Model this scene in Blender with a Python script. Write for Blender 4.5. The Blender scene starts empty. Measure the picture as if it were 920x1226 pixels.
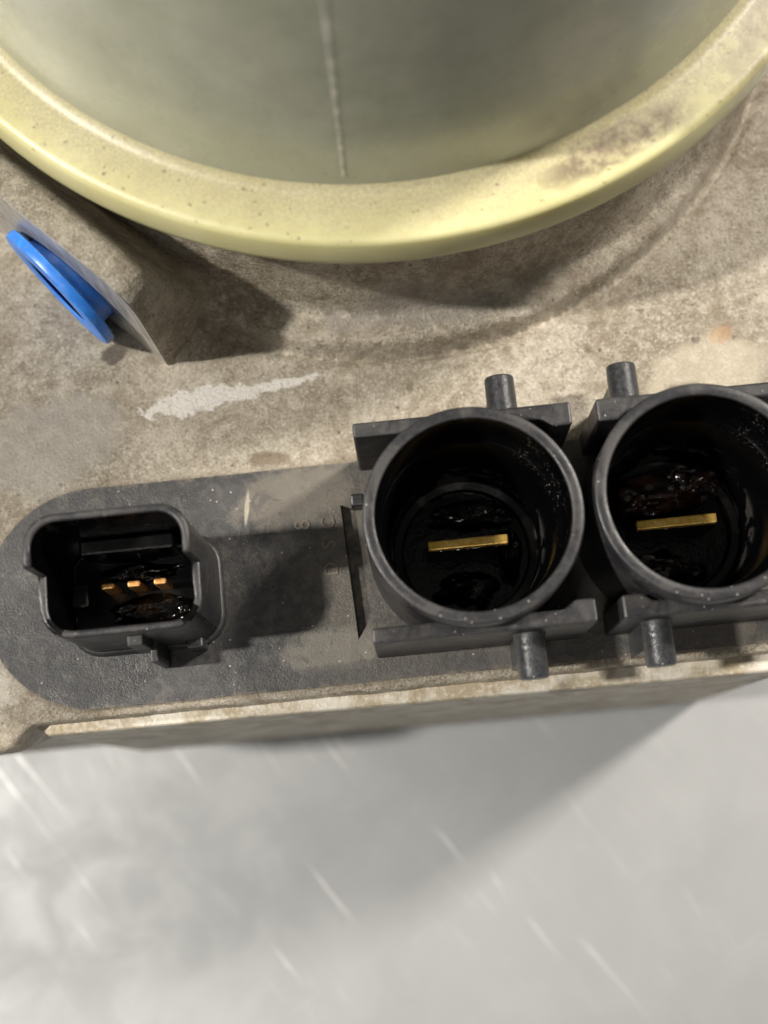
import bpy, bmesh, math, random
from mathutils import Matrix, Vector, noise as mnoise

random.seed(7)
scene = bpy.context.scene
COL = scene.collection
MM = 0.001
ZP = 60.0            # height of the connector plate above the bench, mm

# ---------------------------------------------------------------- camera
cam_data = bpy.data.cameras.new('camera')
cam = bpy.data.objects.new('camera', cam_data)
COL.objects.link(cam)
ax = Vector((0.9949771, -0.09638555, -0.02702572))     # image right
ay = Vector((0.09987013, 0.97419875, 0.20239258))      # image up
az = Vector((0.0068207, -0.20407505, 0.97893149))      # towards the viewer
M = Matrix((ax, ay, az)).transposed().to_4x4()
M.translation = Vector((0, 0, (161 + ZP) * MM))
cam.matrix_world = M
cam_data.sensor_fit = 'HORIZONTAL'
cam_data.sensor_width = 36
cam_data.lens = 1630 / 920 * 36
cam_data.clip_start = 0.005
cam_data.clip_end = 50
cam_data.dof.use_dof = True
cam_data.dof.focus_distance = 0.157
cam_data.dof.aperture_fstop = 19
scene.camera = cam

# ---------------------------------------------------------------- light: workshop ceiling lamps
world = bpy.data.worlds.new('World')
scene.world = world
world.use_nodes = True
bg = world.node_tree.nodes['Background']
bg.inputs['Color'].default_value = (1.0, 0.97, 0.92, 1)
bg.inputs['Strength'].default_value = 0.075

def lamp(name, direction, dist, sx, sy, power, col):
    d = bpy.data.lights.new(name, 'AREA')
    d.shape = 'RECTANGLE'; d.size = sx; d.size_y = sy
    d.energy = power; d.color = col
    o = bpy.data.objects.new(name, d); COL.objects.link(o)
    v = Vector(direction).normalized()
    o.location = v * dist + Vector((0, .03, .06))
    o.rotation_euler = v.to_track_quat('Z', 'Y').to_euler()
    return o
lamp('ceiling_lamp', (-0.83, -0.01, 1), 1.8, 0.06, 0.10, 41, (1.0, 0.95, 0.87))
lamp('ceiling_lamp', (0.92, 0.50, 1), 1.8, 0.20, 0.22, 40, (1.0, 0.93, 0.84))
lamp('ceiling_lamp', (-0.10, -0.48, 1), 1.9, 0.5, 0.10, 4.5, (1.0, 0.96, 0.90))

scene.view_settings.view_transform = 'Standard'
scene.view_settings.look = 'None'
scene.view_settings.exposure = 0.20
scene.view_settings.gamma = 1.0

# ---------------------------------------------------------------- material helpers
class NB:
    def __init__(s, name):
        s.m = bpy.data.materials.new(name); s.m.use_nodes = True
        s.t = s.m.node_tree; s.n = s.t.nodes; s.l = s.t.links
        s.p = s.n['Principled BSDF']
        tc = s.n.new('ShaderNodeTexCoord')
        mp = s.n.new('ShaderNodeVectorMath'); mp.operation = 'SCALE'
        mp.inputs['Scale'].default_value = 1000
        s.l.new(tc.outputs['Object'], mp.inputs[0]); s.co = mp.outputs[0]
        s.bumpn = None
    def put(s, sock, v):
        if hasattr(v, 'is_linked') or isinstance(v, bpy.types.NodeSocket): s.l.new(v, sock)
        elif isinstance(v, (tuple, list)) and len(v) == 3 and sock.type == 'RGBA': sock.default_value = (*v, 1)
        else: sock.default_value = v
    def noise(s, scale, detail=3, rough=.55, dist=0, co=None, lac=2):
        n = s.n.new('ShaderNodeTexNoise'); s.l.new(co or s.co, n.inputs['Vector'])
        n.inputs['Scale'].default_value = scale; n.inputs['Detail'].default_value = detail
        n.inputs['Roughness'].default_value = rough; n.inputs['Distortion'].default_value = dist
        return n.outputs['Fac']
    def vor(s, scale, co=None, feature='F1'):
        n = s.n.new('ShaderNodeTexVoronoi'); n.feature = feature; s.l.new(co or s.co, n.inputs['Vector'])
        n.inputs['Scale'].default_value = scale; return n.outputs['Distance']
    def rng(s, v, a, b, c=0., d=1., smooth=True):
        n = s.n.new('ShaderNodeMapRange'); n.interpolation_type = 'SMOOTHSTEP' if smooth else 'LINEAR'
        s.put(n.inputs['Value'], v)
        for k, x in zip(('From Min', 'From Max', 'To Min', 'To Max'), (a, b, c, d)): s.put(n.inputs[k], x)
        return n.outputs[0]
    def mth(s, op, a, b=0., c=0.):
        n = s.n.new('ShaderNodeMath'); n.operation = op
        s.put(n.inputs[0], a); s.put(n.inputs[1], b); s.put(n.inputs[2], c); return n.outputs[0]
    def mix(s, f, a, b):
        n = s.n.new('ShaderNodeMix'); n.data_type = 'RGBA'
        s.put(n.inputs[0], f); s.put(n.inputs[6], a); s.put(n.inputs[7], b); return n.outputs[2]
    def xyz(s, co=None):
        n = s.n.new('ShaderNodeSeparateXYZ'); s.l.new(co or s.co, n.inputs[0]); return n.outputs
    def warp(s, scale, amp):
        n = s.n.new('ShaderNodeTexNoise'); s.l.new(s.co, n.inputs['Vector']); n.inputs['Scale'].default_value = scale
        n.inputs['Detail'].default_value = 4
        a = s.n.new('ShaderNodeVectorMath'); a.operation = 'MULTIPLY_ADD'
        s.l.new(n.outputs['Color'], a.inputs[0]); a.inputs[1].default_value = (amp, amp, amp)
        s.l.new(s.co, a.inputs[2]); return a.outputs[0]
    def mapped(s, loc, rot, sc, co=None):
        n = s.n.new('ShaderNodeMapping'); n.vector_type = 'TEXTURE'
        s.l.new(co or s.co, n.inputs[0])
        n.inputs['Location'].default_value = loc; n.inputs['Rotation'].default_value = (0, 0, rot)
        n.inputs['Scale'].default_value = sc; return n.outputs[0]
    def blot(s, x, y, a, b, rot=0, ns=.6, na=1.2, lo=.6, hi=1.0):
        """soft-edged stain with an uneven outline, centre and half-axes in mm"""
        co = s.mapped((x, y, 0), rot, (a, b, 1e6))
        l = s.n.new('ShaderNodeVectorMath'); l.operation = 'LENGTH'; s.l.new(co, l.inputs[0])
        nz = s.noise(ns, 5, .65)
        d = s.mth('MULTIPLY_ADD', nz, na, l.outputs['Value'])
        return s.rng(d, lo + na * .5, hi + na * .5, 1, 0)
    def bump(s, h, strength, dist=.0003):
        b = s.n.new('ShaderNodeBump'); b.inputs['Strength'].default_value = strength
        b.inputs['Distance'].default_value = dist; s.put(b.inputs['Height'], h)
        if s.bumpn: s.l.new(s.bumpn, b.inputs['Normal'])
        s.bumpn = b.outputs[0]; s.l.new(s.bumpn, s.p.inputs['Normal'])
    def fin(s, col, rough, metal=0., **kw):
        s.put(s.p.inputs['Base Color'], col); s.put(s.p.inputs['Roughness'], rough); s.put(s.p.inputs['Metallic'], metal)
        for k, v in kw.items(): s.put(s.p.inputs[k.replace('_', ' ')], v)
        return s.m

# ---------------------------------------------------------------- materials
def cast_alu(name, marks=False, tone=1.0):
    b = NB(name)
    big = b.noise(.07, 5, .6, .4); mid = b.noise(.6, 6, .7); fine = b.noise(2.7, 5, .75)
    def k(c): return tuple(x * tone for x in c)
    c = b.mix(b.rng(big, .35, .66), k((.32, .275, .205)), k((.55, .495, .405)))
    c = b.mix(b.mth('MULTIPLY', b.rng(mid, .46, .66), .6), c, k((.69, .63, .53)))
    c = b.mix(b.mth('MULTIPLY', b.rng(mid, .48, .32), .5), c, k((.21, .178, .13)))
    c = b.mix(b.mth('MULTIPLY', b.rng(fine, .52, .66), .6), c, k((.86, .80, .70)))
    c = b.mix(b.mth('MULTIPLY', b.rng(fine, .47, .34), .7), c, k((.13, .105, .075)))
    # brown grime in clouds and single dark specks
    g = b.rng(b.noise(.13, 6, .72, .9), .47, .66)
    c = b.mix(b.mth('MULTIPLY', g, .5), c, (.20, .155, .10))
    sp = b.rng(b.vor(.55, b.warp(.8, 1.3)), .17, .09)
    sp = b.mth('MULTIPLY', sp, b.rng(b.noise(.3, 2), .5, .6))
    c = b.mix(b.mth('MULTIPLY', sp, .75), c, (.07, .055, .04))
    rough = b.rng(mid, .3, .7, .56, .38); metal = .4
    if marks:
        X, Y, Z = b.xyz()
        dx = b.mth('MINIMUM', b.mth('ADD', X, 36.5), 0.); dy = b.mth('ADD', Y, -26.7)
        dd = b.mth('SQRT', b.mth('ADD', b.mth('MULTIPLY', dx, dx), b.mth('MULTIPLY', dy, dy)))
        ed = b.rng(b.mth('MULTIPLY_ADD', mid, -3.2, dd), 11.4, 12.6, 1, 0)
        c = b.mix(b.mth('MULTIPLY', ed, .6), c, (.13, .10, .065))
        pit = b.rng(b.vor(.22, b.warp(.5, 2.4)), .16, .10)
        c = b.mix(b.mth('MULTIPLY', pit, b.rng(big, .4, .6, .7, 0.)), c, (.13, .105, .075))
        w = b.blot(-22.5, 50.0, 10.5, 2.2, .10, .55, 1.9, .55, .75)            # pale scraped streak
        w2 = b.blot(-12.5, 50.9, 7.0, 1.0, .1, .8, 1.7, .5, .8)
        w = b.mth('MAXIMUM', w, w2)
        c = b.mix(b.mth('MULTIPLY', w, b.rng(fine, .32, .5, .45, .92)), c, (.73, .70, .66))
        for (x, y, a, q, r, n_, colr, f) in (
                (-32.5, 57.0, 2.1, 1.5, .5, .5, (.075, .062, .052), .8),       # the plug's shadow, painted as a dark spot
                (-14.5, 41.6, 3.2, 1.2, 0, .7, (.16, .115, .07), .7),          # brown dirt at the plate edge
                (42.3, 51.5, 2.0, 1.3, .3, .9, (.46, .27, .13), .55),          # rust-coloured spot
                (-52, 17, 6, 5, 0, .4, (.72, .68, .60), .6),
                (40, 47, 9, 5, .2, .3, (.66, .59, .46), .5),                   # lamp brightness on the right floor, painted as a pale patch
                (-42, 46, 12, 7, .2, .25, (.36, .335, .30), .65),              # greyer area
                (5, 57.5, 15, 2.2, 0, .3, (.27, .25, .23), .5)):
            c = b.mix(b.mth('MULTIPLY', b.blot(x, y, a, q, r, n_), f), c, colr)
    b.bump(b.noise(.9, 4, .6), .35, .0006)
    b.bump(fine, 1.0, .0003)
    return b.fin(c, rough, metal)

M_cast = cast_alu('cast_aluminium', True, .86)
M_boss = cast_alu('cast_aluminium_boss', False, .85)

b = NB('machined_aluminium')
st = b.noise(1.2, 3, .6, 0, b.mapped((0, 0, 0), 0, (1, 1, 9)))
c = b.mix(b.rng(st, .35, .7), (.42, .41, .39), (.62, .61, .59))
c = b.mix(b.mth('MULTIPLY', b.rng(b.noise(.5, 5, .65), .5, .7), .6), c, (.25, .22, .18))
b.bump(st, .12, .0002)
M_mach = b.fin(c, .38, .6)

b = NB('cover_edge')
n1 = b.noise(.22, 5, .65, .5); n2 = b.noise(1.6, 4, .65)
c = b.mix(b.rng(n1, .38, .62), (.50, .465, .40), (.30, .25, .17))
c = b.mix(b.mth('MULTIPLY', b.rng(n2, .5, .7), .5), c, (.62, .58, .5))
c = b.mix(b.mth('MULTIPLY', b.rng(b.noise(.12, 4, .6), .56, .68), .7), c, (.12, .105, .08))
b.bump(n2, .35, .0002)
M_cover = b.fin(c, .5, .3)

def black_plastic(name, dust, rough=.42, base=(.018, .018, .02), gloss_var=.12, bump=.25):
    b = NB(name)
    n1 = b.noise(.25, 5, .65, .5); n2 = b.noise(2.2, 4, .7); n3 = b.noise(6., 2, .6)
    c = b.mix(b.rng(n2, .3, .7), base, tuple(x * 1.9 + .004 for x in base))
    c = b.mix(b.mth('MULTIPLY', b.rng(n1, .42, .7), dust), c, (.155, .135, .11))
    sp = b.mth('MULTIPLY', b.rng(b.vor(1.1), .11, .05), b.rng(b.noise(.5, 2), .42, .54))
    c = b.mix(b.mth('MULTIPLY', sp, .8 if dust > .03 else 0.), c, (.5, .46, .40))
    b.bump(n3, bump * .5, .0001); b.bump(n2, bump, .00012)
    return b.fin(c, b.rng(n1, .3, .7, rough - gloss_var, rough + gloss_var), 0., Specular_IOR_Level=.5)

M_conn = black_plastic('connector_plastic', .12, .42, (.0105, .0105, .012))
b = NB('oily_shaded_lining')  # oily gloss; shade inside the sockets is put into the near-black base
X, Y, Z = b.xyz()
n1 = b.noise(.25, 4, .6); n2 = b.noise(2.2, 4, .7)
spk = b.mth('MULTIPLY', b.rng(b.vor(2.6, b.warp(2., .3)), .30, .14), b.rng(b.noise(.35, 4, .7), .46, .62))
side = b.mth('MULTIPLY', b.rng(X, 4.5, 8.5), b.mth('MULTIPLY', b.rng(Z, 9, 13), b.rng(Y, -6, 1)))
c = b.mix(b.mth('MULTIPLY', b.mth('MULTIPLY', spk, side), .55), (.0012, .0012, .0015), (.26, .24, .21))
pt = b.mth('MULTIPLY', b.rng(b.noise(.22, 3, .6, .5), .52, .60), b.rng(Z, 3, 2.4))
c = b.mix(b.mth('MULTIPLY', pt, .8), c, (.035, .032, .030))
b.bump(n2, .15, .0001)
M_lining = b.fin(c, b.rng(n1, .3, .7, .16, .28), 0., Specular_IOR_Level=.35)
M_peg = black_plastic('peg_plastic', .10, .30, (.015, .016, .018), .08, .5)

# big mounting plate: black plastic under uneven dry dirt and rubbed streaks
b = NB('plate_plastic')
X, Y, Z = b.xyz()
n1 = b.noise(.12, 6, .66, .8); n2 = b.noise(.8, 5, .68, .3); n3 = b.noise(4.5, 3, .65)
c = b.mix(b.rng(n2, .35, .68), (.018, .018, .0195), (.038, .037, .037))
c = b.mix(b.mth('MULTIPLY', b.rng(n3, .52, .74), .35), c, (.095, .09, .085))
dirtx = b.rng(b.mth('MULTIPLY_ADD', n2, 16, X), -10, 4)                    # dried mud round the power sockets
dirt = b.mth('MULTIPLY', dirtx, b.rng(n1, .30, .55))
c = b.mix(b.mth('MULTIPLY', dirt, .55), c, (.125, .108, .084))
c = b.mix(b.mth('MULTIPLY', b.blot(-12.5, 36.5, 9, 4.2, .1, .3), .45), c, (.19, .165, .13))
c = b.mix(b.mth('MULTIPLY', b.blot(-9, 17.5, 8, 3.2, 0, .35), .5), c, (.20, .18, .15))
c = b.mix(b.mth('MULTIPLY', b.blot(-20.5, 36.8, 3.6, 2.2, .3, .4), .9), c, (.038, .037, .038))
c = b.mix(b.mth('MULTIPLY', b.blot(-17.6, 35.6, .35, 2.6, -.15, .8, .5), .7), c, (.34, .31, .25))
c = b.mix(b.mth('MULTIPLY', b.blot(-2, 14.6, 26, 1.6, 0, .3), .6), c, (.045, .043, .042))
sp = b.mth('MULTIPLY', b.rng(b.vor(.8), .10, .05), b.rng(b.noise(.4, 2), .45, .55))
c = b.mix(b.mth('MULTIPLY', sp, .8), c, (.5, .45, .38))
dx = b.mth('MINIMUM', b.mth('ADD', X, 36.5), 0.); dy = b.mth('ADD', Y, -26.7)
dd = b.mth('SQRT', b.mth('ADD', b.mth('MULTIPLY', dx, dx), b.mth('MULTIPLY', dy, dy)))
ed = b.rng(b.mth('MULTIPLY_ADD', n2, 3.4, dd), 14.7, 15.6)
c = b.mix(b.mth('MULTIPLY', ed, .55), c, (.17, .14, .10))
mo = b.noise(.3, 6, .7, 1.2)
c = b.mix(b.mth('MULTIPLY', b.rng(mo, .54, .60), .35), c, (.10, .092, .08))
c = b.mix(b.mth('MULTIPLY', b.rng(mo, .44, .39), .45), c, (.026, .025, .026))
b.bump(n2, .25, .0003); b.bump(n3, .4, .00015)
M_plate = b.fin(c, b.rng(n1, .3, .7, .54, .36), 0.)

b = NB('slot_black'); M_black = b.fin(b.mix(b.rng(b.noise(.8, 5, .7), .4, .65), (.018, .016, .014), (.07, .058, .044)), .6)

b = NB('brass')
n = b.noise(1.5, 4, .6); c = b.mix(b.rng(n, .4, .65), (.60, .37, .07), (.78, .54, .16))
c = b.mix(b.mth('MULTIPLY', b.rng(b.noise(2.5, 3), .58, .7), .6), c, (.20, .10, .03))
b.bump(n, .2, .0001); M_brass = b.fin(c, .38, .55)
b = NB('copper_pin'); M_pin = b.fin(b.mix(b.rng(b.noise(3, 2), .4, .6), (.80, .36, .10), (.92, .52, .20)), .34, .6)

b = NB('grease')
c = b.mix(b.rng(b.noise(.5, 3), .4, .65), (.008, .004, .003), (.026, .0105, .0065))
b.bump(b.noise(.9, 3, .6), .3, .0004); M_grease = b.fin(c, .12, 0., Coat_Weight=1., Coat_Roughness=.05)
b = NB('dark_oil'); b.bump(b.noise(.6, 3, .6), .4, .0006)
M_oil = b.fin((.003, .0022, .0018), .14)

# reservoir: milky plastic tank
b = NB('reservoir_plastic')
X, Y, Z = b.xyz()
n1 = b.noise(.05, 4, .6); n2 = b.noise(.35, 4, .6)
c = b.mix(b.rng(n1, .35, .65), (.36, .375, .285), (.45, .46, .36))
c = b.mix(b.mth('MULTIPLY', b.rng(n2, .55, .72), .35), c, (.50, .47, .38))
sm = b.mth('MULTIPLY', b.rng(b.noise(.6, 5, .7), .62, .74), .5)
c = b.mix(sm, c, (.55, .52, .45))
b.bump(n2, .06, .001)
M_tank = b.fin(c, b.rng(n2, .3, .7, .24, .38), 0., Subsurface_Weight=.3, Subsurface_Scale=.006, Coat_Weight=.5, Coat_Roughness=.22)
b.p.inputs['Subsurface Radius'].default_value = (1, .95, .6)

b = NB('pale_seam'); M_seam = b.fin(b.mix(b.rng(b.noise(.5, 4, .7), .4, .6), (.40, .40, .33), (.70, .68, .60)), .45, 0.)  # mottled, mostly paler than the tank plastic
b = NB('flange_plastic')
X, Y, Z = b.xyz()
rad = b.mth('SQRT', b.mth('ADD', b.mth('MULTIPLY', X, X), b.mth('MULTIPLY', Y, Y)))
n1 = b.noise(.08, 4, .6); n2 = b.noise(.5, 6, .7); n3 = b.noise(3, 4, .7)
c = b.mix(b.rng(n1, .35, .65), (.55, .515, .26), (.62, .585, .33))
ring = b.rng(b.mth('MULTIPLY_ADD', n2, 6., rad), 61.6, 56.0)               # dust settled against the tank wall
top = b.rng(Z, 4.6, 5.2)
dust = b.mth('MULTIPLY', b.mth('MULTIPLY', ring, top), b.rng(n3, .35, .6, .35, 1.))
c = b.mix(b.mth('MULTIPLY', dust, .72), c, (.33, .28, .19))
mud = b.mth('MULTIPLY', b.blot(23, -49.5, 11, 2.6, .42, .5), b.rng(n2, .36, .6, .25, 1.))
c = b.mix(b.mth('MULTIPLY', mud, .9), c, (.16, .115, .075))
mud2 = b.mth('MULTIPLY', b.blot(45, -32, 20, 4.2, .95, .5), b.rng(n2, .36, .62, .2, 1.))
c = b.mix(b.mth('MULTIPLY', mud2, .92), c, (.27, .215, .14))
sp = b.mth('MULTIPLY', b.rng(b.vor(.9, b.warp(1.2, 1.2)), .22, .10), b.rng(b.noise(.35, 2), .44, .54))
c = b.mix(b.mth('MULTIPLY', b.mth('MULTIPLY', sp, top), .75), c, (.16, .12, .07))
b.bump(n2, .15, .0003); b.bump(n3, .12, .0001)
M_flange = b.fin(c, .40, 0., Subsurface_Weight=.4, Subsurface_Scale=.004)
b.p.inputs['Subsurface Radius'].default_value = (1, .9, .35)

b = NB('blue_plastic')
bd = b.mth('MULTIPLY', b.rng(b.noise(.9, 6, .72), .52, .68), .28)
b.bump(b.noise(1.5, 4, .6), .12, .0003)
M_blue = b.fin(b.mix(bd, b.mix(b.rng(b.noise(.6, 3), .4, .7), (.03, .20, .70), (.05, .26, .80)), (.30, .30, .28)), .36, 0.,
               Subsurface_Weight=.15, Subsurface_Scale=.002)

# bench top: worn sheet metal with scratches
b = NB('bench_metal')
n1 = b.noise(.02, 4, .6); n2 = b.noise(.09, 4, .6, .6)
def scratch(rot, sx, sy, lo, hi):
    return b.rng(b.noise(1.0, 2, .5, 0, b.mapped((3, 7, 0), rot, (sx, sy, 1e6))), lo, hi)
s1 = scratch(math.radians(-57), 30, 2.0, .62, .80)
s2 = scratch(math.radians(-70), 16, 1.8, .66, .84)
s3 = scratch(math.radians(28), 30, .8, .68, .82)
s4 = b.mth('MULTIPLY', scratch(math.radians(-50), 60, 1.0, .64, .85), .6)
s5 = b.rng(b.noise(.35, 6, .7), .56, .75)
sc = b.mth('MAXIMUM', s1, b.mth('MULTIPLY', b.mth('MAXIMUM', b.mth('MAXIMUM', s2, s4), s3), .6))
sc = b.mth('MAXIMUM', sc, b.mth('MULTIPLY', s5, .12))
c = b.mix(b.rng(n1, .35, .65), (.262, .268, .272), (.30, .306, .31))
c = b.mix(b.mth('MULTIPLY', b.rng(n2, .45, .7), .3), c, (.37, .376, .38))
sc = b.mth('MULTIPLY', sc, b.rng(b.noise(.035, 3, .6, .5), .38, .58))
c = b.mix(b.mth('MULTIPLY', sc, .5), c, (.72, .72, .71))
b.bump(sc, .15, .0003)
M_bench = b.fin(c, b.rng(n2, .3, .7, .60, .48), .62)

# ---------------------------------------------------------------- mesh helpers (mm, z from the connector plate)
PUMP_BASE = Vector((0, .07, 0))
def world_pt(p): return Vector((p[0], p[1], p[2] + ZP)) * MM

def build(name, verts, faces, mat, parent=None, origin=(0, 0, 0), smooth=True, bevel=0., seg=2, angle=35):
    """verts in mm; the object's origin is at 'origin' (mm); parts keep world positions under their parent"""
    me = bpy.data.meshes.new(name)
    o0 = Vector(origin)
    me.from_pydata([(Vector(v) - o0) * MM for v in verts], [], faces)
    bm = bmesh.new(); bm.from_mesh(me)
    bmesh.ops.recalc_face_normals(bm, faces=bm.faces); bm.to_mesh(me); bm.free()
    me.materials.append(mat)
    o = bpy.data.objects.new(name, me); COL.objects.link(o)
    place(o, world_pt(origin), parent)
    if smooth:
        for p in me.polygons: p.use_smooth = True
    if bevel:
        md = o.modifiers.new('bevel', 'BEVEL'); md.width = bevel * MM; md.segments = seg; md.limit_method = 'ANGLE'
        md.angle_limit = math.radians(angle); md.harden_normals = False
    if smooth: me.set_sharp_from_angle(angle=math.radians(angle))
    return o

WORLD_LOC = {}
def place(o, loc, parent):
    WORLD_LOC[o.name] = Vector(loc)
    if parent:
        o.parent = parent; o.location = Vector(loc) - WORLD_LOC[parent.name]
    else: o.location = loc

def box(x0, x1, y0, y1, z0, z1):
    v = [(x, y, z) for z in (z0, z1) for y in (y0, y1) for x in (x0, x1)]
    f = [(0, 2, 3, 1), (4, 5, 7, 6), (0, 1, 5, 4), (2, 6, 7, 3), (0, 4, 6, 2), (1, 3, 7, 5)]
    return v, f
def join(*parts):
    V, F = [], []
    for v, f in parts:
        k = len(V); V += v; F += [tuple(i + k for i in q) for q in f]
    return V, F
def revolve(profile, cx, cy, n=96, close=False):
    """profile: list of (r, z); returns verts, faces"""
    V, F = [], []
    for r, z in profile:
        for i in range(n):
            a = 2 * math.pi * i / n; V.append((cx + r * math.cos(a), cy + r * math.sin(a), z))
    m = len(profile)
    for j in range(m - 1 + (1 if close else 0)):
        for i in range(n):
            k = (i + 1) % n; j2 = (j + 1) % m
            F.append((j * n + i, j * n + k, j2 * n + k, j2 * n + i))
    if not close:
        if profile[0][0] > 0: F.append(tuple(range(n)))
        if profile[-1][0] > 0: F.append(tuple((m - 1) * n + i for i in range(n)))
    return V, F
def prism(outline, z0, z1):
    n = len(outline)
    V = [(x, y, z0) for x, y in outline] + [(x, y, z1) for x, y in outline]
    F = [(i, (i + 1) % n, n + (i + 1) % n, n + i) for i in range(n)]
    F += [tuple(range(n))[::-1], tuple(range(n, 2 * n))]
    return V, F
def rot_cyl(profile, origin, axis, n=48):
    """revolve about an arbitrary axis: profile (r, distance along axis)"""
    w = Vector(axis).normalized(); u = Vector((0, 0, 1)).cross(w)
    if u.length < 1e-4: u = Vector((1, 0, 0))
    u.normalize(); v = w.cross(u); o = Vector(origin); V, F = [], []
    for r, t in profile:
        for i in range(n):
            a = 2 * math.pi * i / n
            V.append(tuple(o + w * t + (u * math.cos(a) + v * math.sin(a)) * r))
    m = len(profile)
    for j in range(m - 1):
        for i in range(n):
            k = (i + 1) % n; F.append((j * n + i, j * n + k, (j + 1) * n + k, (j + 1) * n + i))
    F.append(tuple(range(n))); F.append(tuple((m - 1) * n + i for i in range(n)))
    return V, F
def sstep(a, b, x):
    t = max(0., min(1., (x - a) / (b - a))); return t * t * (3 - 2 * t)
def nz(x, y, s, k=0): return mnoise.noise(Vector((x * s, y * s, k)))

# ---------------------------------------------------------------- setting: the bench the pump stands on
V2, F2 = box(-900, 900, -700, 700, -64, -60)
bench = build('workbench_top', V2, F2, M_bench, None, (0, 0, -60), smooth=False)
bench['kind'] = 'structure'
bench['label'] = 'scratched light grey sheet metal bench top under the pump'

# ---------------------------------------------------------------- the pump
pump = bpy.data.objects.new('power_steering_pump', None); COL.objects.link(pump)
place(pump, PUMP_BASE, None)
pump['label'] = 'dirty cast aluminium pump with black electrical sockets and a yellowish plastic reservoir'
pump['category'] = 'pump'

# --- housing: one casting, top surface with neck under the reservoir and a low round step
RC = (4.0, 113.7)           # reservoir axis
SC = (4.0, 104.5)           # step centre
PCX, PCY, PR = -36.5, 26.7, 13.35        # left end of the connector plate
def in_plate(x, y, inset):
    if x < PCX: return math.hypot(x - PCX, y - PCY) < PR - inset
    return abs(y - PCY) < PR - inset and x < 49.5 - inset
def top_z(x, y):
    z = .16 * nz(x, y, .06, 3) + .10 * nz(x, y, .22, 5) + .05 * nz(x, y, .7, 9)
    d = math.hypot(x - SC[0], y - SC[1])
    z += 2.6 * (1 - sstep(50.4, 51.5, d + .25 * nz(x, y, .15, 1)))
    z -= .75 * math.exp(-((d - 51.9) / .55) ** 2)
    d = math.hypot(x - RC[0], y - RC[1])
    z += 17.2 * (1 - sstep(51.0, 56.5, d + .4 * nz(x, y, .12, 2)))
    # fillet where the port boss runs out of the floor
    t = ((x + 25.9) * .7071 + (y - 54.7) * .7071); s = ((x + 25.9) * .7071 - (y - 54.7) * .7071)
    if t > 0 and -2 < s < 4: z += 1.6 * (1 - sstep(-.5, 3.0, s)) * sstep(0, 2, t)
    if in_plate(x, y, 1.2): z = -12
    return z
def front_y(x): return 9.3 + 2.9 * sstep(-48.5, -44.5, x) + 7 * sstep(46, 50.5, x) + .10 * nz(x, 0, .5) + .14 * nz(x, 0, .13)
xs = [-66 + .5 * i for i in range(249)]
ny = 215
V, F = [], []
for x in xs:
    fy = front_y(x)
    for (dy, z) in ((0, -59.95), (0, -24), (0, -6.5), (0, -3.0), (.02, -1.5), (.12, -.7), (.35, -.22)):
        V.append((x, (fy if z > -3.3 else (max(12.6, fy) if z < -20 else fy + .2)) + dy + .05 * nz(x, z, .9), z))
    for j in range(ny):
        y = fy + .8 + (118 - fy - .8) * j / (ny - 1)
        V.append((x, y, top_z(x, y) - (.10 if j == 0 else 0)))
    V.append((x, 118, -59.95))
rows = 7 + ny + 1
for i in range(len(xs) - 1):
    for j in range(rows - 1):
        a = i * rows + j; F.append((a, a + rows, a + rows + 1, a + 1))
F.append(tuple(range(rows))); F.append(tuple((len(xs) - 1) * rows + j for j in range(rows)))
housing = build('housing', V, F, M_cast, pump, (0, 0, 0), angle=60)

# --- lower cover: smooth ledge with a chamfered corner below the casting's front lip
out = [(-46.6, 14.5), (-46.6, 12.9), (-43.6, 10.9), (-20, 10.75), (10, 10.4), (40, 10.1), (45.5, 10.0), (48.5, 12.2), (48.5, 14.5)]
V, F = prism(out, -60, -2.6)
build('lower_cover', V, F, M_cover, pump, (0, 12, -60), smooth=False, bevel=.45, seg=3)

# --- port boss with the machined face that takes the blue plug
A = Vector((-35.4, 64.2, 6.5)); N = Vector((-1, -1, 0)).normalized()
U = Vector((-1, 1, 0)).normalized()
# outline of the face: (distance along U, z), a squat rounded shape standing on the casting floor
half = [(13.6, -2), (13.55, 10), (13.3, 17), (12.6, 20), (11.4, 21.8), (9.4, 22.6), (6.8, 22.8), (3.4, 23.0)]
def dense(p, k=3):
    q = []
    for i in range(len(p) - 1):
        for j in range(k): q.append(tuple(p[i][m] + (p[i + 1][m] - p[i][m]) * j / k for m in (0, 1)))
    return q + [p[-1]]
half = dense(half)
bo = [(-u, z) for u, z in half] + [(0, 23), (5, 23), (10, 23)] + [(u + 12, z) for u, z in reversed(half)]
na = len(bo)
def boss_pt(u, z, t): return tuple(A * 1.0 + N * t + U * u + Vector((0, 0, z - A.z)))
V, F = [], []
ts = [0, -.2, -1.2, -2.2, -3.2, -4.2, -5.2, -6.2, -7.2, -8.2, -9.2, -10.2, -11.2, -12.2, -13.2, -14.5, -16, -17.5, -19, -20.5]
for j, t in enumerate(ts):
    drop = 1 - .55 * sstep(3.0, 9.5, -t) - .42 * sstep(7, 20.5, -t)
    ins = .2 if j == 0 else 0.
    for u, z in bo:
        zz = -2 + (z + 2) * drop; uu = u * (1 - .02 * max(0, -t - 4) / 10)
        k = 0 if j < 2 else 1
        g = k * (.45 * mnoise.noise(Vector((u * .16, z * .16, t * .2))) + .14 * mnoise.noise(Vector((u * .7, z * .7, t * .7))))
        L = math.hypot(u, z + 2) or 1
        V.append(boss_pt(uu * (1 + (g - ins) / L), zz + (z + 2) * (g - ins) / L, t))
for j in range(len(ts) - 1):
    for i in range(na - 1):
        F.append((j * na + i, j * na + i + 1, (j + 1) * na + i + 1, (j + 1) * na + i))
F.append(tuple((len(ts) - 1) * na + i for i in range(na)))
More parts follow.
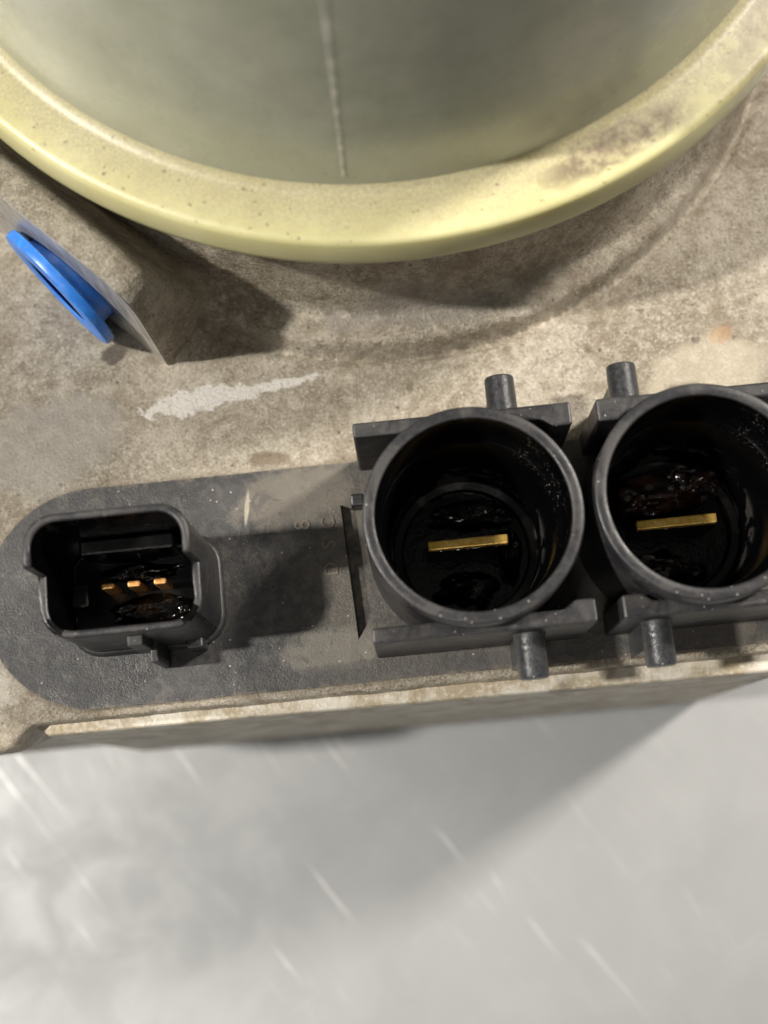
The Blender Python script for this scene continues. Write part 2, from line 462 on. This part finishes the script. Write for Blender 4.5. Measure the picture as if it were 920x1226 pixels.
build('port_boss', V, F, M_boss, housing, tuple(A), angle=60)
PZ = 8.3
ring = [boss_pt(u * .975, (z + 2) * .983 - 2, .06) for u, z in bo]
ctr = boss_pt(0, PZ, .06); hole = []
for i in range(na):
    d = Vector(ring[i]) - Vector(ctr); hole.append(tuple(Vector(ctr) + d.normalized() * 6.5))
V = ring + hole + [tuple(Vector(h) - N * 3) for h in hole] + [tuple(Vector(r_) - N * .5) for r_ in ring]
F = []
for i in range(na):
    k = (i + 1) % na
    F += [(i, k, na + k, na + i), (na + i, na + k, 2 * na + k, 2 * na + i), (i, k, 3 * na + k, 3 * na + i)]
build('machined_face', V, F, M_mach, housing, tuple(A), angle=30)
# --- connector plate with round openings under the sockets and one slot
SOCK = [(8.4, 28.3), (33.1, 28.3)]
bm = bmesh.new()
def loop(pts):
    vs = [bm.verts.new(Vector((x, y, .35))) for x, y in pts]
    return [bm.edges.new((vs[i], vs[(i + 1) % len(vs)])) for i in range(len(vs))]
outer = [(PCX + PR * math.cos(a), PCY + PR * math.sin(a)) for a in [math.radians(90 + 180 * i / 40) for i in range(41)]]
outer += [(-20 + 10 * i, PCY - PR + .1 * nz(i, 0, 1.7)) for i in range(7)] + [(46.5, PCY - PR), (49.5, PCY - PR + 3), (49.5, PCY + PR)]
outer += [(40 - 10 * i, PCY + PR + .1 * nz(i, 0, 1.3, 4)) for i in range(7)]
E_ = loop(outer)
for cx, cy in SOCK: E_ += loop([(cx + 10.9 * math.cos(2 * math.pi * i / 48), cy + 10.9 * math.sin(2 * math.pi * i / 48)) for i in range(48)])
E_ += loop([(-6.3, 34.9), (-4.55, 34.2), (-3.9, 20.9), (-5.6, 18.4)])
bmesh.ops.triangle_fill(bm, use_beauty=True, edges=E_, normal=(0, 0, 1))
r = bmesh.ops.extrude_face_region(bm, geom=list(bm.faces))
for v in r['geom']:
    if isinstance(v, bmesh.types.BMVert): v.co.z = -6
V = [tuple(v.co) for v in bm.verts]; bm.verts.index_update(); F = [tuple(v.index for v in f.verts) for f in bm.faces]; bm.free()
plate = build('connector_plate', V, F, M_plate, pump, (0, 0, 0), smooth=False)
V, F = box(-7, -3.2, 17.8, 35.4, -2.6, -1.0)
build('slot_floor', V, F, M_black, plate, (-5, 26, -6.5), smooth=False)
V, F = join(box(-4.95, -3.3, 34.0, 35.5, .2, 3.2))
build('corner_tab', V, F, M_conn, plate, (-4, 35, 0), smooth=False, bevel=.3)

# raised mould characters, read from the side
def glyph(ch, x, y, size):
    cu = bpy.data.curves.new('glyph', 'FONT'); cu.body = ch; cu.size = size * MM * 1.35; cu.extrude = .07 * MM
    cu.align_x = 'CENTER'; cu.align_y = 'CENTER'
    tmp = bpy.data.objects.new('glyph_tmp', cu); COL.objects.link(tmp)
    bpy.context.view_layer.update()
    me = bpy.data.meshes.new_from_object(tmp.evaluated_get(bpy.context.evaluated_depsgraph_get()))
    bpy.data.objects.remove(tmp)
    me.materials.clear(); me.materials.append(M_plate)
    o = bpy.data.objects.new('raised_character', me); COL.objects.link(o)
    place(o, world_pt((x, y, .42)), plate); o.rotation_euler = (0, 0, math.radians(90))
for ch, x, y, s in (('8', -11.0, 32.9, 2.0), ('C', -7.9, 32.8, 1.7), ('S', -8.0, 30.2, 1.7), ('D', -8.0, 27.2, 1.7)):
    glyph(ch, x, y, s)

# --- signal connector: a shroud that is taller on its rear half, three pins, ribs
X0, X1, Y0, Y1 = -39.05, -21.4, 19.8, 32.4; YS = 26.9
def rrect(x0, x1, y0, y1, r, n=8):
    p = []
    for cx, cy, a0 in ((x1 - r, y1 - r, 0), (x0 + r, y1 - r, 90), (x0 + r, y0 + r, 180), (x1 - r, y0 + r, 270)):
        for i in range(n + 1):
            a = math.radians(a0 + 90 * i / n); p.append((cx + r * math.cos(a), cy + r * math.sin(a)))
    return p
def ring_with_step(w, r):
    p = rrect(X0 + w, X1 - w, Y0 + w, Y1 - w, r, 8)
    # split the straight sides at YS: after the upper-left corner (index 17) and before the upper-right one (start)
    upper = [(q, 22.) for q in p[:18]]; lower = [(q, 16.) for q in p[18:]]
    L = [((X1 - w, YS), 22.)] + upper + [((X0 + w, YS), 22.), ((X0 + w, YS), 16.)] + lower + [((X1 - w, YS), 16.)]
    return L
LO, LI = ring_with_step(0, 3.4), ring_with_step(.9, 2.7)
n = len(LO); V, F = [], []
for L, zlist in ((LO, (-1,)), (LO, None), (LI, None), (LI, (4.2,))):
    for (q, zt) in L: V.append((q[0], q[1], zlist[0] if zlist else zt))
for j in range(3):
    for i in range(n):
        k = (i + 1) % n
        a, b_, c_, d_ = j * n + i, j * n + k, (j + 1) * n + k, (j + 1) * n + i
        same = (LO[i][0] == LO[k][0])
        if same and j != 1: continue            # the step itself has no wall below it
        F.append((a, b_, c_, d_))
F.append(tuple(3 * n + i for i in range(n)))
bm = bmesh.new(); vs = [bm.verts.new(v) for v in V]
for f in F:
    try: bm.faces.new([vs[i] for i in f])
    except ValueError: pass
bmesh.ops.remove_doubles(bm, verts=bm.verts, dist=1e-4)
bm.verts.index_update(); V = [tuple(v.co) for v in bm.verts]; F = [tuple(v.index for v in f.verts) for f in bm.faces]; bm.free()
sig = build('signal_connector', V, F, M_conn, pump, (-30.2, 26.1, 0), bevel=.32, seg=3, angle=40)
sig.data.materials.append(M_lining)
for p in sig.data.polygons:
    c_ = p.center * 1000 + Vector((-30.2, 26.1, 0))
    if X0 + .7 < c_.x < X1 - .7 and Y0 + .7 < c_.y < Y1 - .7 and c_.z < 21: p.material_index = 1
V, F = prism(rrect(X0 - .45, X1 + .45, Y0 - .45, Y1 + .45, 3.8), .2, 1.6)
build('base_collar', V, F, M_conn, sig, (-30.2, 26.1, .2), bevel=.4, angle=40)
V, F = box(-35.6, -24.8, 29.6, 31.4, 4, 11.5)
build('guide_rib', V, F, M_lining, sig, (-30.2, 30.5, 4), smooth=False, bevel=.3)
V, F = box(-37.4, -35.4, 24.2, 27.2, 4, 8.5)
build('keying_block', V, F, M_lining, sig, (-36.5, 25.5, 4), smooth=False, bevel=.35)
for x in (-33.2, -30.2, -27.2):
    V, F = join(box(x - .75, x + .75, 26.05, 26.75, 3.5, 8.6))
    build('pin', V, F, M_pin, sig, (x, 26.4, 3.5), smooth=False, bevel=.22)
V, F = join(box(-30.4, -28.6, 18.7, 20.2, 5.5, 13.2), box(-28.9, -28.0, 17.3, 20, .3, 8.0))
build('latch_nub', V, F, M_conn, sig, (-29, 19, 0), smooth=False, bevel=.2)
V, F = box(-25.4, -23.4, 18.9, 20.2, .3, 4.5)
build('foot_rib', V, F, M_conn, sig, (-24.4, 19.5, 0), smooth=False, bevel=.25)

def lump(cx, cy, cz, rx, ry, rz, seed, amp=.35, freq=.55):
    bm = bmesh.new(); bmesh.ops.create_icosphere(bm, subdivisions=4, radius=1)
    V = []
    for v in bm.verts:
        k = 1 + amp * mnoise.noise(Vector(v.co) * 1.6 + Vector((seed * 7.1, seed, 0))) + amp * .5 * mnoise.noise(Vector(v.co) * 3.7 + Vector((seed, 3, 0)))
        V.append((cx + v.co.x * rx * k, cy + v.co.y * ry * k, cz + v.co.z * rz * k))
    bm.verts.index_update(); F = [tuple(q.index for q in f.verts) for f in bm.faces]; bm.free()
    return V, F
V, F = join(lump(-28.5, 23.6, 4.0, 5.0, 1.9, 1.2, 3), lump(-30, 28.3, 4.0, 4.5, 1.2, 1.2, 5), lump(-25.0, 23.2, 4.0, 1.8, 1.5, 1.7, 9))
build('grease', V, F, M_oil, sig, (-29, 25.5, 4))

# --- power connectors: deep round sockets between two upright walls, each wall with a locking peg
def power_connector(cx, cy, fx0, fx1, thick_end, peg_x, idx):
    R0 = 11.75
    prof = [(R0 + .1, -1), (R0 + .05, 2), (R0, 10), (R0, 19.75), (R0 - .06, 19.93), (R0 - .2, 20.0), (R0 - 1.12, 20.0), (R0 - 1.26, 19.93), (R0 - 1.32, 19.75),
            (10.36, 12.6), (9.95, 12.25), (9.75, 11.9), (9.55, 3.2), (9.0, 2.7), (8.75, -3.6), (7.9, -3.8), (7.7, -4.2), (7.6, -6.5)]
    prof = [(r, z) for r, z in prof]
    V, F = revolve(prof, cx, cy, 128)
    F = [f for f in F if len(f) == 4] + [tuple(len(V) - 128 + i for i in range(128))]
    s = build('power_connector', V, F, M_conn, pump, (cx, cy, 0), angle=50)
    s.data.materials.append(M_lining)
    for p in s.data.polygons:
        c_ = p.center
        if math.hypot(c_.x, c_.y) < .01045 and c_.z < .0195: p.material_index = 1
    for (ya, yb, sg) in ((38.85, 40.55, 1), (16.0, 17.72, -1)):
        inner = ya if sg > 0 else yb; o_ = yb if sg > 0 else ya
        d = -.9 * sg
        if thick_end > 0: pts = [(fx0, o_), (fx1, o_), (fx1, inner + d), (fx1 - 2.2, inner + d), (fx1 - 3.4, inner), (fx0, inner)]
        else: pts = [(fx0, o_), (fx1, o_), (fx1, inner), (fx0 + 3.4, inner), (fx0 + 2.2, inner + d), (fx0, inner + d)]
        V, F = prism(pts, .2, 16.0)
        build('side_wall', V, F, M_conn, s, ((fx0 + fx1) / 2, (ya + yb) / 2, .2), smooth=False, bevel=.28)
        y0, y1 = (40.3, 45.6) if sg > 0 else (16.2, 11.0)
        L = y1 - y0
        V, F = rot_cyl([(1.95, 0), (1.75, .5), (1.68, abs(L) - .3), (1.6, abs(L) - .08), (1.4, abs(L))], (peg_x, y0, 11), (0, sg, 0), 32)
        rib = box(peg_x - 1.5, peg_x + .2, min(y0, y0 + sg * 3.2), max(y0, y0 + sg * 3.2), .3, 9.6)
        V, F = join((V, F), rib)
        build('locking_peg', V, F, M_peg, s, (peg_x, (y0 + y1) / 2, 11), angle=40)
    bl = box(cx - 4.75, cx + 4.75, cy - .58, cy + .58, -6, 3.0)
    build('terminal_blade', *bl, M_brass, s, (cx, cy, -6), smooth=False, bevel=.2)
    V, F = box(cx - 4.85, cx + 4.85, cy - .68, cy + .68, -6.1, 2.2)
    build('oil_coat', V, F, M_oil, s, (cx, cy, -6), smooth=False, bevel=.1)
    V, F = revolve([(7.66, -6.3), (7.66, -5.2), (0.01, -5.0)], cx, cy, 48)
    build('oil_film', V, F, M_oil, s, (cx, cy, -6))
    if idx:
        V, F = join(lump(cx - 1.2, cy + 4.0, -3.4, 6.2, 3.4, 4.6, 2, .2), lump(cx - 2.2, cy + 3.8, .4, 3.8, 2.4, 1.7, 11, .3), lump(cx + 2.6, cy + 5.4, .6, 2.6, 1.7, 1.5, 12, .3), lump(cx - 3.6, cy + 2.5, .6, 2.6, 1.3, 2.4, 5, .5), lump(cx + 2.6, cy + 4.6, -1.0, 3.4, 2.2, 4.4, 6, .3),
                    lump(cx - 1.5, cy - 4.2, -4.4, 3.4, 1.8, 2.0, 8, .4), lump(cx + 2.0, cy - 5.2, -4.2, 2.2, 1.4, 2.4, 4, .4))
    else:
        V, F = join(lump(cx - .4, cy - 4.4, -4.6, 3.6, 2.0, 2.0, 1, .45), lump(cx + 5.2, cy - .6, -3.6, 1.4, 3.2, 2.6, 7, .4), lump(cx + 1.0, cy + 4.6, -4.6, 4.5, 1.8, 1.7, 3, .4),
                    lump(cx + 1.3, cy - 6.2, -4.0, .9, .9, 2.2, 2, .4))
    build('grease', V, F, M_grease if idx else M_oil, s, (cx, cy, -6))
    return s
power_connector(*SOCK[0], -3.6, 20.6, 1, 13.55, 0)
power_connector(*SOCK[1], 23.4, 47.0, -1, 27.55, 1)

# --- reservoir: tank wall, shoulder and flange
prof = [(51.9, 26.0), (51.75, 28.4), (51.6, 29.3), (51.35, 31), (50.6, 50), (50.0, 68), (49.4, 74), (47.5, 79), (44, 82.5), (38, 85), (25, 87.5), (10, 88.6), (.01, 88.8)]
V, F = revolve(prof, *RC, 192)
res = build('reservoir', V, F, M_tank, pump, (RC[0], RC[1], 26), angle=50)
prof = [(50, 23.2), (56.9, 23.2), (57.6, 23.35), (58.0, 23.8), (58.05, 24.6), (57.85, 27.9), (57.7, 28.3), (57.35, 28.55), (56.8, 28.65), (53.0, 28.75), (52.2, 28.95), (51.5, 29.6)]
V, F = revolve(prof, *RC, 192)
build('flange', [v for v in V], [f for f in F if len(f) == 4], M_flange, res, (RC[0], RC[1], 23.4), angle=50)
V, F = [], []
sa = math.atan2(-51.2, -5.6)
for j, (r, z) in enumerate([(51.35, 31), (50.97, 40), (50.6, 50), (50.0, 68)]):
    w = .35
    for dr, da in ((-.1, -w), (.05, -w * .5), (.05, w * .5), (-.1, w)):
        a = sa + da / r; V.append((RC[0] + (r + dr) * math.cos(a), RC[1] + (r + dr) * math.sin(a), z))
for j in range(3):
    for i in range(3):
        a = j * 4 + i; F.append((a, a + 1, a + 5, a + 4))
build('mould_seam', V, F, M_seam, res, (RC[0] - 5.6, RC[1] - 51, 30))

# ---------------------------------------------------------------- the blue plug in the port
PA = A + Vector((0, 0, PZ - A.z))
NP = Vector((-math.cos(math.radians(39)), -math.sin(math.radians(39)), 0))     # the plug sits slightly askew
plug = bpy.data.objects.new('port_plug', None); COL.objects.link(plug)
place(plug, world_pt(PA), None)
plug['label'] = 'bright blue plastic plug pushed into the side port of the pump'
plug['category'] = 'plug'
V, F = rot_cyl([(5.4, -4), (6.2, -3.2), (6.25, 1.5), (4.9, 1.5), (4.8, -3)], PA, NP, 64)
build('stem', V, F, M_blue, plug, tuple(PA), angle=40)
V, F = rot_cyl([(4.9, 1.2), (8.2, 1.2), (8.55, 1.4), (8.6, 2.1), (8.45, 2.5), (8.1, 2.65), (5.3, 2.65), (4.95, 2.4)], PA, NP, 72)
build('cap_flange', V, [f for f in F if len(f) == 4], M_blue, plug, tuple(PA), angle=40)
